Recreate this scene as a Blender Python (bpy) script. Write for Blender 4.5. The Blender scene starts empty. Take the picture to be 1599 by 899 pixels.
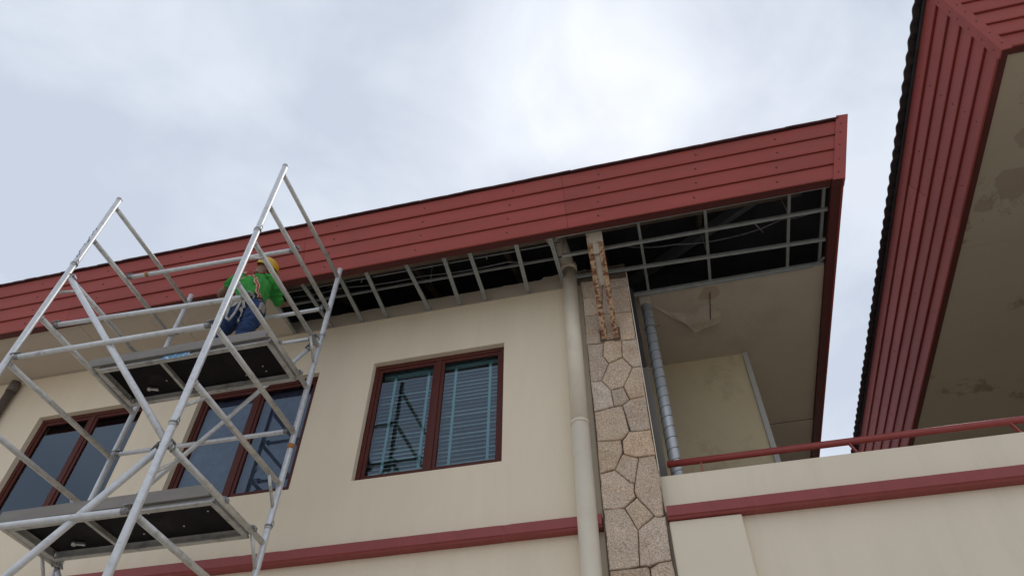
import bpy, bmesh, math, random
from mathutils import Vector, Matrix, noise as mnoise
from mathutils.bvhtree import BVHTree

random.seed(7)
scene = bpy.context.scene
COL = scene.collection
R = math.radians

# ---------------------------------------------------------------- camera
# metres; the camera is the origin, ground is 1.6 m below it, X runs along the wall, Y into it
YAW, PITCH, ROLL = -0.24916, 0.82013, 0.01152
FPX = 1104.03
cam_data = bpy.data.cameras.new('camera')
cam = bpy.data.objects.new('camera', cam_data)
COL.objects.link(cam)
fwd = Vector((math.sin(YAW)*math.cos(PITCH), math.cos(YAW)*math.cos(PITCH), math.sin(PITCH)))
rgt0 = Vector((math.cos(YAW), -math.sin(YAW), 0))
up0 = rgt0.cross(fwd)
rgt = math.cos(ROLL)*rgt0 + math.sin(ROLL)*up0
upv = -math.sin(ROLL)*rgt0 + math.cos(ROLL)*up0
cam.matrix_world = Matrix(((rgt.x, upv.x, -fwd.x, 0), (rgt.y, upv.y, -fwd.y, 0), (rgt.z, upv.z, -fwd.z, 0), (0, 0, 0, 1)))
cam_data.sensor_width = 36.0
cam_data.lens = FPX/1599*36.0
cam_data.clip_start = 0.05
cam_data.clip_end = 3000
scene.camera = cam

# ---------------------------------------------------------------- world: thin overcast over a Nishita sky
SUN_EL, SUN_AZ = R(61.4), R(1.2)            # azimuth measured from +Y towards +X
SUN_DIR = Vector((math.sin(SUN_AZ)*math.cos(SUN_EL), math.cos(SUN_AZ)*math.cos(SUN_EL), math.sin(SUN_EL)))
world = bpy.data.worlds.new('World')
scene.world = world
world.use_nodes = True
nt = world.node_tree
nt.nodes.clear()
def N(tree, kind, **kw):
    n = tree.nodes.new(kind)
    for k, v in kw.items():
        setattr(n, k, v)
    return n
wo = N(nt, 'ShaderNodeOutputWorld')
bg = N(nt, 'ShaderNodeBackground')
bg.inputs['Strength'].default_value = 0.1
sky = N(nt, 'ShaderNodeTexSky', sky_type='NISHITA')
sky.sun_disc = False
sky.sun_elevation = SUN_EL
sky.sun_rotation = SUN_AZ
tc = N(nt, 'ShaderNodeTexCoord')
mp = N(nt, 'ShaderNodeMapping')
mp.inputs['Scale'].default_value = (1.0, 1.0, 1.7)
mp.inputs['Location'].default_value = (3.1, 1.7, 0.4)
nz = N(nt, 'ShaderNodeTexNoise')
nz.inputs['Scale'].default_value = 3.6
nz.inputs['Detail'].default_value = 7
nz.inputs['Roughness'].default_value = 0.52
nz.inputs['Distortion'].default_value = 0.35
cr = N(nt, 'ShaderNodeValToRGB')
e = cr.color_ramp.elements
e[0].position = 0.40; e[0].color = (5.8, 6.4, 7.45, 1)
e[1].position = 0.64; e[1].color = (7.3, 7.85, 8.75, 1)
# the sun glowing through the cloud
dot = N(nt, 'ShaderNodeVectorMath', operation='DOT_PRODUCT')
dot.inputs[1].default_value = SUN_DIR
mr = N(nt, 'ShaderNodeMapRange', interpolation_type='SMOOTHSTEP')
mr.inputs['From Min'].default_value = 0.978
mr.inputs['From Max'].default_value = 1.0
pw = N(nt, 'ShaderNodeMath', operation='MULTIPLY')
add = N(nt, 'ShaderNodeMix', data_type='RGBA', blend_type='ADD')
add.inputs['B'].default_value = (2.3, 2.1, 1.8, 1)
mix = N(nt, 'ShaderNodeMix', data_type='RGBA')
mix.inputs['Factor'].default_value = 0.93
L = nt.links.new
L(tc.outputs['Generated'], mp.inputs['Vector'])
L(mp.outputs['Vector'], nz.inputs['Vector'])
L(nz.outputs['Fac'], cr.inputs['Fac'])
L(tc.outputs['Generated'], dot.inputs[0])
L(dot.outputs['Value'], mr.inputs['Value'])
L(mr.outputs['Result'], pw.inputs[0])
L(nz.outputs['Fac'], pw.inputs[1])
L(pw.outputs['Value'], add.inputs['Factor'])
L(cr.outputs['Color'], add.inputs['A'])
L(sky.outputs['Color'], mix.inputs['A'])
L(add.outputs['Result'], mix.inputs['B'])
L(mix.outputs['Result'], bg.inputs['Color'])
L(bg.outputs['Background'], wo.inputs['Surface'])

sun_data = bpy.data.lights.new('sun', 'SUN')
sun_data.energy = 0.9
sun_data.angle = R(18)
sun_data.color = (1.0, 0.96, 0.9)
sun = bpy.data.objects.new('sun', sun_data)
COL.objects.link(sun)
sun.rotation_euler = (-SUN_DIR).to_track_quat('-Z', 'Y').to_euler()

vs = scene.view_settings
vs.view_transform = 'Standard'
vs.look = 'None'
vs.gamma = 1
vs.use_curve_mapping = False
vs.exposure = 0.12

# ---------------------------------------------------------------- materials
def mat(name, col, rough=0.7, metal=0.0, var=0.08, scale=3.0, bump=0.0, bscale=60.0, stain=None, stain_amt=0.0,
        stain_scale=1.2, rnd=0.0, spec=0.5, lo=0.52, hi=0.68, stretch=(1, 1, 1)):
    m = bpy.data.materials.new(name)
    m.use_nodes = True
    t = m.node_tree
    b = t.nodes['Principled BSDF']
    b.inputs['Roughness'].default_value = rough
    b.inputs['Metallic'].default_value = metal
    b.inputs['Specular IOR Level'].default_value = spec
    g = N(t, 'ShaderNodeNewGeometry')
    mpn = N(t, 'ShaderNodeMapping')
    mpn.inputs['Scale'].default_value = stretch
    t.links.new(g.outputs['Position'], mpn.inputs['Vector'])
    n1 = N(t, 'ShaderNodeTexNoise')
    n1.inputs['Scale'].default_value = scale
    n1.inputs['Detail'].default_value = 6
    n1.inputs['Roughness'].default_value = 0.6
    t.links.new(mpn.outputs['Vector'], n1.inputs['Vector'])
    r = N(t, 'ShaderNodeMapRange')
    r.inputs['From Min'].default_value = 0.25
    r.inputs['From Max'].default_value = 0.75
    r.inputs['To Min'].default_value = 1-var
    r.inputs['To Max'].default_value = 1+var
    t.links.new(n1.outputs['Fac'], r.inputs['Value'])
    val = r.outputs['Result']
    if rnd:
        oi = N(t, 'ShaderNodeObjectInfo')
        r2 = N(t, 'ShaderNodeMapRange')
        r2.inputs['To Min'].default_value = 1-rnd
        r2.inputs['To Max'].default_value = 1+rnd
        t.links.new(oi.outputs['Random'], r2.inputs['Value'])
        mm = N(t, 'ShaderNodeMath', operation='MULTIPLY')
        t.links.new(val, mm.inputs[0]); t.links.new(r2.outputs['Result'], mm.inputs[1])
        val = mm.outputs['Value']
    sc = N(t, 'ShaderNodeVectorMath', operation='SCALE')
    sc.inputs[0].default_value = col
    t.links.new(val, sc.inputs['Scale'])
    out = sc.outputs['Vector']
    if stain:
        n2 = N(t, 'ShaderNodeTexNoise')
        n2.inputs['Scale'].default_value = stain_scale
        n2.inputs['Detail'].default_value = 8
        n2.inputs['Roughness'].default_value = 0.65
        n2.inputs['Distortion'].default_value = 0.4
        t.links.new(mpn.outputs['Vector'], n2.inputs['Vector'])
        r3 = N(t, 'ShaderNodeMapRange')
        r3.inputs['From Min'].default_value = lo
        r3.inputs['From Max'].default_value = hi
        r3.inputs['To Max'].default_value = stain_amt
        t.links.new(n2.outputs['Fac'], r3.inputs['Value'])
        mx = N(t, 'ShaderNodeMix', data_type='RGBA')
        t.links.new(r3.outputs['Result'], mx.inputs['Factor'])
        t.links.new(out, mx.inputs['A'])
        mx.inputs['B'].default_value = (*stain, 1)
        out = mx.outputs['Result']
    t.links.new(out, b.inputs['Base Color'])
    if bump:
        n3 = N(t, 'ShaderNodeTexNoise')
        n3.inputs['Scale'].default_value = bscale
        n3.inputs['Detail'].default_value = 5
        t.links.new(g.outputs['Position'], n3.inputs['Vector'])
        bp = N(t, 'ShaderNodeBump')
        bp.inputs['Strength'].default_value = bump
        bp.inputs['Distance'].default_value = 0.01
        t.links.new(n3.outputs['Fac'], bp.inputs['Height'])
        t.links.new(bp.outputs['Normal'], b.inputs['Normal'])
    return m

def glass(name, tint, ior=1.85, wav=0.0):
    m = bpy.data.materials.new(name)
    m.use_nodes = True
    t = m.node_tree
    t.nodes.clear()
    o = N(t, 'ShaderNodeOutputMaterial')
    tr = N(t, 'ShaderNodeBsdfTransparent'); tr.inputs['Color'].default_value = (*tint, 1)
    gl = N(t, 'ShaderNodeBsdfGlossy'); gl.inputs['Roughness'].default_value = 0.0
    gl.inputs['Color'].default_value = (0.70, 0.84, 1, 1)
    fr = N(t, 'ShaderNodeFresnel'); fr.inputs['IOR'].default_value = ior
    mx = N(t, 'ShaderNodeMixShader')
    t.links.new(fr.outputs['Fac'], mx.inputs['Fac'])
    t.links.new(tr.outputs['BSDF'], mx.inputs[1])
    t.links.new(gl.outputs['BSDF'], mx.inputs[2])
    t.links.new(mx.outputs['Shader'], o.inputs['Surface'])
    return m

MT = dict(
    wall=mat('cream_wall_paint', (0.82, 0.70, 0.525), 0.85, var=0.05, scale=1.6, bump=0.2, bscale=55,
             stain=(0.52, 0.43, 0.31), stain_amt=0.16, stain_scale=2.2, lo=0.52, hi=0.82, stretch=(1.8, 1.8, 0.28)),
    parapet=mat('cream_parapet_paint', (0.82, 0.71, 0.545), 0.85, var=0.03, scale=1.7, bump=0.1, bscale=90,
                stain=(0.54, 0.46, 0.35), stain_amt=0.13, stain_scale=2.4, stretch=(1.8, 1.8, 0.3)),
    pilaster=mat('pale_green_grey_paint', (0.82, 0.715, 0.55), 0.85, var=0.03, scale=1.4, bump=0.1, bscale=90),
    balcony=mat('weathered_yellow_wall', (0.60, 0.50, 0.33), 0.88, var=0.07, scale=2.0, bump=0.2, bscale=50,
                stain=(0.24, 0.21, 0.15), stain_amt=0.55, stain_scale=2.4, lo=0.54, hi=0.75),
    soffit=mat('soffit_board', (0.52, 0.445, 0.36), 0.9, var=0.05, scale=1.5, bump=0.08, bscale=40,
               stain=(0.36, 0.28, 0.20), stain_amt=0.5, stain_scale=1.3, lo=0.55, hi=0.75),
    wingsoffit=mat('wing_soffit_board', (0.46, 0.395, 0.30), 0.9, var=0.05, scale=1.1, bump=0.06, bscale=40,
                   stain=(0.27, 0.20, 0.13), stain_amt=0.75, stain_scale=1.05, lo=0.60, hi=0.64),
    torn=mat('torn_board_paper', (0.50, 0.43, 0.35), 0.9, var=0.12, scale=9, stain=(0.38, 0.25, 0.15), stain_amt=0.5, stain_scale=5),
    red=mat('red_fascia_paint', (0.355, 0.072, 0.059), 0.55, var=0.10, scale=2.2, bump=0.08, bscale=90,
            stain=(0.27, 0.075, 0.062), stain_amt=0.5, stain_scale=2.6, rnd=0.07, spec=0.3, stretch=(.6, .6, 1.5)),
    band=mat('red_band_paint', (0.30, 0.060, 0.055), 0.6, var=0.08, scale=4, bump=0.1, bscale=70,
             stain=(0.40, 0.16, 0.15), stain_amt=0.4, stain_scale=5, lo=0.6, hi=0.75, stretch=(3, 1, 0.4)),
    rail=mat('red_rail_paint', (0.33, 0.058, 0.050), 0.4, var=0.12, scale=12, stain=(0.45, 0.33, 0.30), stain_amt=0.6, stain_scale=9, lo=0.68, hi=0.74),
    frame=mat('brown_red_window_frame', (0.095, 0.022, 0.015), 0.5, spec=0.25, var=0.12, scale=8),
    screw=mat('screw_head', (0.10, 0.03, 0.03), 0.5),
    lip=mat('dark_red_trim', (0.10, 0.024, 0.021), 0.6, spec=0.3, var=0.1, scale=3),
    tile=mat('dark_roof_tile', (0.050, 0.042, 0.045), 0.75, var=0.25, scale=5, bump=0.3, bscale=50, rnd=0.2),
    maroontile=mat('maroon_roof_tile', (0.10, 0.035, 0.036), 0.7, var=0.2, scale=5, bump=0.2, bscale=50, rnd=0.15),
    void=mat('dark_roof_felt_and_shade', (0.055, 0.052, 0.058), 0.95, var=0.3, scale=3),
    timber=mat('dark_roof_timber', (0.20, 0.15, 0.11), 0.85, var=0.3, scale=5),
    steel=mat('grey_roof_steel', (0.16, 0.16, 0.17), 0.6, var=0.2, scale=5),
    galv=mat('galvanised_channel', (0.37, 0.39, 0.39), 0.45, metal=0.55, var=0.18, scale=14, stain=(0.25, 0.22, 0.19), stain_amt=0.45, stain_scale=7),
    alu=mat('weathered_aluminium_tube', (0.66, 0.66, 0.665), 0.5, metal=0.45, var=0.12, scale=22, bump=0.08, bscale=160,
            stain=(0.36, 0.35, 0.33), stain_amt=0.75, stain_scale=16, lo=0.56, hi=0.72),
    alurung=mat('grimy_aluminium_rung', (0.60, 0.585, 0.55), 0.5, metal=0.5, var=0.14, scale=18, bump=0.08, bscale=160,
                stain=(0.26, 0.23, 0.19), stain_amt=0.7, stain_scale=11, lo=0.52, hi=0.72),
    beam=mat('platform_aluminium_beam', (0.46, 0.45, 0.43), 0.5, metal=0.4, var=0.2, scale=10, stain=(0.20, 0.18, 0.155), stain_amt=0.75, stain_scale=8),
    toe=mat('grey_toe_board', (0.25, 0.225, 0.20), 0.7, var=0.12, scale=6, stain=(0.2, 0.18, 0.15), stain_amt=0.5, stain_scale=5, stretch=(0.4, 2, 2)),
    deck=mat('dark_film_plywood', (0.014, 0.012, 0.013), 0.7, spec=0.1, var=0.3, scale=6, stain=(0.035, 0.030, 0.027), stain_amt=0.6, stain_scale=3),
    clamp=mat('dark_clamp_steel', (0.27, 0.265, 0.26), 0.45, metal=0.7, var=0.25, scale=25),
    zinc=mat('zinc_latch', (0.52, 0.52, 0.52), 0.35, metal=0.8, var=0.15, scale=25),
    orange=mat('orange_brown_clip', (0.42, 0.17, 0.03), 0.6, var=0.25, scale=30),
    ink=mat('stencil_ink', (0.09, 0.09, 0.10), 0.8),
    blue=mat('blue_label', (0.10, 0.30, 0.52), 0.5, var=0.1, scale=20, stain=(0.7, 0.75, 0.8), stain_amt=0.9, stain_scale=38, lo=0.55, hi=0.58),
    pipe=mat('cream_pipe_paint', (0.78, 0.68, 0.53), 0.5, var=0.03, scale=4, stain=(0.5, 0.45, 0.36), stain_amt=0.25, stain_scale=3),
    darkpipe=mat('dark_brown_pipe', (0.14, 0.11, 0.095), 0.6, var=0.2, scale=9),
    duct=mat('grey_spiral_duct', (0.58, 0.61, 0.63), 0.42, metal=0.35, var=0.1, scale=6),
    panel=mat('grey_aluminium_panel', (0.17, 0.155, 0.135), 0.6, metal=0.0, var=0.08, scale=3),
    trimpale=mat('pale_corner_trim', (0.46, 0.45, 0.42), 0.6, var=0.06, scale=4),
    mortar=mat('dark_mortar_and_shade', (0.12, 0.085, 0.062), 0.95, var=0.25, scale=14, bump=0.3, bscale=80),
    plate=mat('painted_bracket_plate', (0.50, 0.44, 0.36), 0.7, var=0.15, scale=9, stain=(0.20, 0.075, 0.03), stain_amt=0.8, stain_scale=9, lo=0.55, hi=0.65),
    rust=mat('rusted_steel', (0.46, 0.30, 0.17), 0.85, var=0.2, scale=20, bump=0.6, bscale=45, stain=(0.15, 0.045, 0.018), stain_amt=0.97, stain_scale=24, lo=0.45, hi=0.55),
    slat=mat('blind_slat', (0.76, 0.80, 0.78), 0.5, var=0.04, scale=5),
    tape=mat('blind_tape', (0.46, 0.66, 0.66), 0.8, var=0.05, scale=30),
    roller=mat('mottled_window_film', (0.42, 0.44, 0.50), 0.9, var=0.35, scale=5.5, stain=(0.16, 0.17, 0.22), stain_amt=0.6, stain_scale=9, lo=0.45, hi=0.7),
    room=mat('room_plaster', (0.32, 0.31, 0.30), 0.9),
    concrete=mat('pale_concrete_paving', (0.44, 0.405, 0.35), 0.9, var=0.12, scale=0.7, bump=0.2, bscale=30),
    skin=mat('skin', (0.20, 0.105, 0.068), 0.6, var=0.06, scale=20),
    shirt=mat('green_shirt', (0.032, 0.26, 0.036), 0.9, var=0.28, scale=11, bump=0.8, bscale=20),
    jeans=mat('blue_denim', (0.018, 0.042, 0.115), 0.9, var=0.35, scale=13, bump=0.4, bscale=30),
    helmet=mat('yellow_helmet', (0.62, 0.36, 0.020), 0.35, var=0.05, scale=8),
    strapred=mat('red_harness_webbing', (0.36, 0.050, 0.035), 0.8, var=0.2, scale=40),
    strappale=mat('pale_harness_webbing', (0.55, 0.37, 0.25), 0.85, var=0.15, scale=40),
    lanyard=mat('grey_lanyard', (0.42, 0.40, 0.36), 0.85, var=0.2, scale=40),
    boot=mat('dark_work_boot', (0.035, 0.028, 0.022), 0.7, var=0.2, scale=20),
    rubber=mat('castor_rubber', (0.03, 0.03, 0.03), 0.8),
    glass=glass('window_glass', (0.45, 0.52, 0.62)),
    tealglass=glass('teal_window_glass', (0.70, 0.93, 0.94)),
)
def stone_mat():
    m = mat('granite_stone', (0.64, 0.515, 0.395), 0.9, var=0.14, scale=7, bump=1.0, bscale=22,
            stain=(0.50, 0.30, 0.15), stain_amt=0.6, stain_scale=2.6, rnd=0.16, lo=0.5, hi=0.72)
    t = m.node_tree
    b = t.nodes['Principled BSDF']
    src = b.inputs['Base Color'].links[0].from_socket
    oi = N(t, 'ShaderNodeObjectInfo')                  # every stone its own tone: tan, orange, pinkish, grey
    rp = N(t, 'ShaderNodeValToRGB')
    cols = [(0.00, (1.06, .98, .90)), (.22, (.95, .96, 1.0)), (.45, (1.10, 1.03, .98)), (.62, (1.02, .95, .86)), (.8, (.98, .99, 1.04)), (1.0, (1.10, .97, .84))]
    rp.color_ramp.elements[0].color = (*cols[0][1], 1); rp.color_ramp.elements[1].color = (*cols[-1][1], 1)
    for p_, c_ in cols[1:-1]:
        e_ = rp.color_ramp.elements.new(p_); e_.color = (*c_, 1)
    t.links.new(oi.outputs['Random'], rp.inputs['Fac'])
    mu = N(t, 'ShaderNodeVectorMath', operation='MULTIPLY')
    t.links.new(src, mu.inputs[0]); t.links.new(rp.outputs['Color'], mu.inputs[1])
    src = mu.outputs['Vector']
    g = N(t, 'ShaderNodeNewGeometry')
    n = N(t, 'ShaderNodeTexNoise')
    n.inputs['Scale'].default_value = 75
    n.inputs['Detail'].default_value = 4
    n.inputs['Roughness'].default_value = 0.75
    t.links.new(g.outputs['Position'], n.inputs['Vector'])
    r = N(t, 'ShaderNodeMapRange')
    r.inputs['From Min'].default_value = 0.35
    r.inputs['From Max'].default_value = 0.62
    r.inputs['To Min'].default_value = 0.45
    r.inputs['To Max'].default_value = 1.12
    t.links.new(n.outputs['Fac'], r.inputs['Value'])
    s = N(t, 'ShaderNodeVectorMath', operation='SCALE')
    t.links.new(src, s.inputs[0])
    t.links.new(r.outputs['Result'], s.inputs['Scale'])
    t.links.new(s.outputs['Vector'], b.inputs['Base Color'])
    return m
MT['stone'] = stone_mat()
def water_stains(m, spots, col):
    t = m.node_tree
    b = t.nodes['Principled BSDF']
    src = b.inputs['Base Color'].links[0].from_socket
    g = N(t, 'ShaderNodeNewGeometry')
    nz_ = N(t, 'ShaderNodeTexNoise')
    nz_.inputs['Scale'].default_value = 5.0
    nz_.inputs['Detail'].default_value = 7
    t.links.new(g.outputs['Position'], nz_.inputs['Vector'])
    for (x, y, z), r in spots:
        d = N(t, 'ShaderNodeVectorMath', operation='DISTANCE')
        d.inputs[1].default_value = (x, y, z)
        t.links.new(g.outputs['Position'], d.inputs[0])
        a = N(t, 'ShaderNodeMath', operation='MULTIPLY_ADD')
        t.links.new(nz_.outputs['Fac'], a.inputs[0]); a.inputs[1].default_value = r*1.6
        t.links.new(d.outputs['Value'], a.inputs[2])
        f = N(t, 'ShaderNodeMapRange')
        f.inputs['From Min'].default_value = r*1.62; f.inputs['From Max'].default_value = r*1.72
        f.inputs['To Min'].default_value = 0.75; f.inputs['To Max'].default_value = 0.0
        t.links.new(a.outputs['Value'], f.inputs['Value'])
        mx = N(t, 'ShaderNodeMix', data_type='RGBA')
        t.links.new(f.outputs['Result'], mx.inputs['Factor']); t.links.new(src, mx.inputs['A'])
        mx.inputs['B'].default_value = (*col, 1)
        src = mx.outputs['Result']
    t.links.new(src, b.inputs['Base Color'])
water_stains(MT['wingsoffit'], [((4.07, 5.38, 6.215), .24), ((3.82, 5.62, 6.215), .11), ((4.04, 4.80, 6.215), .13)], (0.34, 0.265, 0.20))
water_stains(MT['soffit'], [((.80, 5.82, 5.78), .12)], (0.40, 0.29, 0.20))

# ---------------------------------------------------------------- helpers
def tag(o, label=None, cat=None, group=None, kind=None):
    if label: o['label'] = label
    if cat: o['category'] = cat
    if group: o['group'] = group
    if kind: o['kind'] = kind
    return o

def empty(name, loc, label, cat, group=None):
    o = bpy.data.objects.new(name, None)
    o.location = loc
    o.empty_display_size = 0.2
    COL.objects.link(o)
    return tag(o, label, cat, group)

def wloc(o):
    v = Vector((0, 0, 0))
    while o is not None:
        v += o.location
        o = o.parent
    return v

def put(name, me, m=None, parent=None, loc=None):
    """link a mesh given in world coordinates (or placed at loc) under parent; only translations are used on parents"""
    o = bpy.data.objects.new(name, me)
    COL.objects.link(o)
    if m is not None and not me.materials:
        me.materials.append(MT[m] if isinstance(m, str) else m)
    base = Vector(loc) if loc is not None else Vector((0, 0, 0))
    if loc is None and len(me.vertices):          # own origin at the piece itself
        lo = Vector((min(v.co[i] for v in me.vertices) for i in range(3)))
        hi = Vector((max(v.co[i] for v in me.vertices) for i in range(3)))
        base = (lo+hi)/2
        me.transform(Matrix.Translation(-base))
    if parent is not None:
        o.parent = parent
        base = base - wloc(parent)
    o.location = base
    return o

def mesh(verts, faces, smooth=False):
    me = bpy.data.meshes.new('mesh')
    me.from_pydata([tuple(v) for v in verts], [], faces)
    if smooth:
        me.polygons.foreach_set('use_smooth', [True]*len(me.polygons))
    me.validate()
    return me

def bm_mesh(bm, smooth=False):
    bmesh.ops.recalc_face_normals(bm, faces=bm.faces)
    me = bpy.data.meshes.new('mesh')
    bm.to_mesh(me)
    bm.free()
    if smooth:
        me.polygons.foreach_set('use_smooth', [True]*len(me.polygons))
    return me

def bm_box(bm, x0, x1, y0, y1, z0, z1, bev=0.0):
    r = bmesh.ops.create_cube(bm, size=1)
    for v in r['verts']:
        v.co = Vector((x0+(v.co.x+.5)*(x1-x0), y0+(v.co.y+.5)*(y1-y0), z0+(v.co.z+.5)*(z1-z0)))
    if bev:
        es = list({e for v in r['verts'] for e in v.link_edges})
        bmesh.ops.bevel(bm, geom=es, offset=bev, segments=2, affect='EDGES', profile=0.5)

def box(name, x0, x1, y0, y1, z0, z1, m, parent=None, bev=0.0):
    bm = bmesh.new()
    bm_box(bm, x0, x1, y0, y1, z0, z1, bev)
    return put(name, bm_mesh(bm), m, parent)

def bm_tube(bm, p0, p1, r0, r1=None, seg=14, cap=True):
    p0 = Vector(p0); p1 = Vector(p1)
    r1 = r0 if r1 is None else r1
    d = (p1-p0).normalized()
    a = d.orthogonal().normalized(); b = d.cross(a)
    ring = []
    for p, r in ((p0, r0), (p1, r1)):
        ring.append([bm.verts.new(p + r*(math.cos(2*math.pi*i/seg)*a + math.sin(2*math.pi*i/seg)*b)) for i in range(seg)])
    for i in range(seg):
        f = bm.faces.new((ring[0][i], ring[0][(i+1) % seg], ring[1][(i+1) % seg], ring[1][i]))
        f.smooth = True
    if cap:
        bm.faces.new(ring[0][::-1]); bm.faces.new(ring[1])

def bm_path(bm, pts, r, seg=10):
    for a, b in zip(pts[:-1], pts[1:]):
        bm_tube(bm, a, b, r, seg=seg)

def done(bm):
    bmesh.ops.recalc_face_normals(bm, faces=bm.faces)
    me = bpy.data.meshes.new('mesh')
    bm.to_mesh(me); bm.free()
    return me

def tube(name, p0, p1, r, m, parent=None, seg=14, r1=None):
    bm = bmesh.new()
    bm_tube(bm, p0, p1, r, r1, seg)
    return put(name, done(bm), m, parent)

def bm_bar(bm, p0, p1, w, h, up=(0, 0, 1), bev=0.0):
    """rectangular bar from p0 to p1, w across, h along up"""
    p0 = Vector(p0); p1 = Vector(p1)
    d = (p1-p0).normalized()
    u = Vector(up); s = d.cross(u).normalized(); u = s.cross(d).normalized()
    vs = []
    for p in (p0, p1):
        for a, b in ((-1, -1), (1, -1), (1, 1), (-1, 1)):
            vs.append(bm.verts.new(p + s*a*w/2 + u*b*h/2))
    for f in ((0, 1, 2, 3), (7, 6, 5, 4), (0, 4, 5, 1), (1, 5, 6, 2), (2, 6, 7, 3), (3, 7, 4, 0)):
        bm.faces.new([vs[i] for i in f])

def bar(name, p0, p1, w, h, m, parent=None, up=(0, 0, 1)):
    bm = bmesh.new()
    bm_bar(bm, p0, p1, w, h, up)
    return put(name, done(bm), m, parent)

def channel(name, p0, p1, w, h, m, parent=None, t=0.0012, lip=0.006):
    """open C-channel, web facing down, flanges up"""
    p0 = Vector(p0); p1 = Vector(p1)
    d = (p1-p0).normalized()
    s = d.cross(Vector((0, 0, 1))).normalized()
    prof = [(-w/2+lip, h), (-w/2, h), (-w/2, 0), (-w/6, 0), (-w/6+.003, 0.004), (w/6-.003, 0.004), (w/6, 0), (w/2, 0), (w/2, h), (w/2-lip, h)]
    vs, fs = [], []
    for p in (p0, p1):
        vs += [p + s*a + Vector((0, 0, b)) for a, b in prof]
    n = len(prof)
    for i in range(n-1):
        fs.append((i, i+1, n+i+1, n+i))
    me = mesh(vs, fs)
    o = put(name, me, m, parent)
    so = o.modifiers.new('s', 'SOLIDIFY'); so.thickness = t
    return o

# ---------------------------------------------------------------- dimensions (metres)
GZ = -1.6                       # ground
YW = 5.36                       # main wall face
ZS = 5.781                      # soffit
X0, X1 = -10.2, 2.125           # left roof extent along the wall
FB, FT = 5.738, 6.395           # fascia bottom and top
YFB, YFT = 4.517, 4.300         # their depth (the fascia leans out)
WIN = [(-7.19, -5.73), (-5.01, -3.56), (-2.915, -1.443)]
WZ0, WZ1 = 3.637, 5.10

# ================================================================ ground
gv = [(-400, -400, GZ), (400, -400, GZ), (400, 400, GZ), (-400, 400, GZ)]
tag(put('ground', mesh(gv, [(0, 1, 2, 3)]), 'concrete'), 'pale concrete paving around the building', 'ground', kind='structure')

# ================================================================ main building
MB = empty('main_building', (-4, YW, GZ), 'cream two-storey building with three windows and a stripped open eave', 'building')

def wall_with_holes(xs0, xs1, z0, z1, yf, yb, holes):
    xs = sorted({xs0, xs1, *[h[0] for h in holes], *[h[1] for h in holes]})
    zs = sorted({z0, z1, *[h[2] for h in holes], *[h[3] for h in holes]})
    V, F = [], []
    def q(*p):
        n = len(V); V.extend(p); F.append(tuple(range(n, n+4)))
    for xa, xb in zip(xs[:-1], xs[1:]):
        for za, zb in zip(zs[:-1], zs[1:]):
            if any(h[0] <= xa and xb <= h[1] and h[2] <= za and zb <= h[3] for h in holes):
                continue
            q((xa, yf, za), (xb, yf, za), (xb, yf, zb), (xa, yf, zb))
            q((xb, yb, za), (xa, yb, za), (xa, yb, zb), (xb, yb, zb))
    for a, b, c, d in holes:
        q((a, yf, c), (a, yf, d), (a, yb, d), (a, yb, c))
        q((b, yf, d), (b, yf, c), (b, yb, c), (b, yb, d))
        q((a, yf, d), (b, yf, d), (b, yb, d), (a, yb, d))
        q((b, yf, c), (a, yf, c), (a, yb, c), (b, yb, c))
    q((xs0, yf, z0), (xs0, yf, z1), (xs0, yb, z1), (xs0, yb, z0))
    q((xs1, yf, z1), (xs1, yf, z0), (xs1, yb, z0), (xs1, yb, z1))
    q((xs0, yf, z1), (xs1, yf, z1), (xs1, yb, z1), (xs0, yb, z1))
    bm = bmesh.new()
    me = mesh(V, F)
    bm.from_mesh(me)
    bmesh.ops.remove_doubles(bm, verts=bm.verts, dist=1e-5)
    return done(bm)

put('wall', wall_with_holes(X0+.1, -0.50, GZ, ZS-.004, YW, YW+.2, [(a, b, WZ0, WZ1) for a, b in WIN]), 'wall', MB)

# rough strip of wall above the removed soffit, with a ragged top
V, F = [], []
n = 150
for i in range(n+1):
    x = -4.2 + i*(3.7/n)
    zt = 5.995 + .012*mnoise.noise((x*1.3, 0, 3)) + .016*mnoise.noise((x*6, 1, 2)) + .008*mnoise.noise((x*25, 4, 2))
    if x > -1.0: zt += .04
    V += [(x, YW+.012, ZS-.004), (x, YW+.012, zt), (x, YW+.19, zt)]
for i in range(n):
    a = i*3
    F += [(a, a+3, a+4, a+1), (a+1, a+4, a+5, a+2)]
put('ragged_wall_top', mesh(V, F), 'soffit', MB)
box('wall_trim', -8.6, -0.60, YW-.012, YW-.0005, ZS-.016, ZS-.0045, 'soffit', MB)
# red band (string course) on the plain wall
def band(xa, xb, chips):
    n = int((xb-xa)/.05)
    prof = [(YW-.001, 2.958), (5.268, 2.956), (5.262, 2.950), (5.262, 2.868), (5.275, 2.862), (5.285, 2.848), (YW-.001, 2.845)]
    V, F = [], []
    for i in range(n+1):
        x = xa+(xb-xa)*i/n
        for k, (y, z) in enumerate(prof):
            j = .0025*mnoise.noise((x*4, k, 1.5))
            if chips and k in (1, 2) and mnoise.noise((x*7, 2, 9)) > .45: j -= .008
            V.append((x, y+(j if 0 < k < 6 else 0), z+j))
    m = len(prof)
    for i in range(n):
        for k in range(m-1):
            F.append((i*m+k, (i+1)*m+k, (i+1)*m+k+1, i*m+k+1))
    F += [tuple(range(m)), tuple(reversed(range(n*m, n*m+m)))]
    return put('wall_band', mesh(V, F), 'band', MB)
band(X0+.1, -0.572, True)
band(-0.052, 9.5, False)

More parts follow.
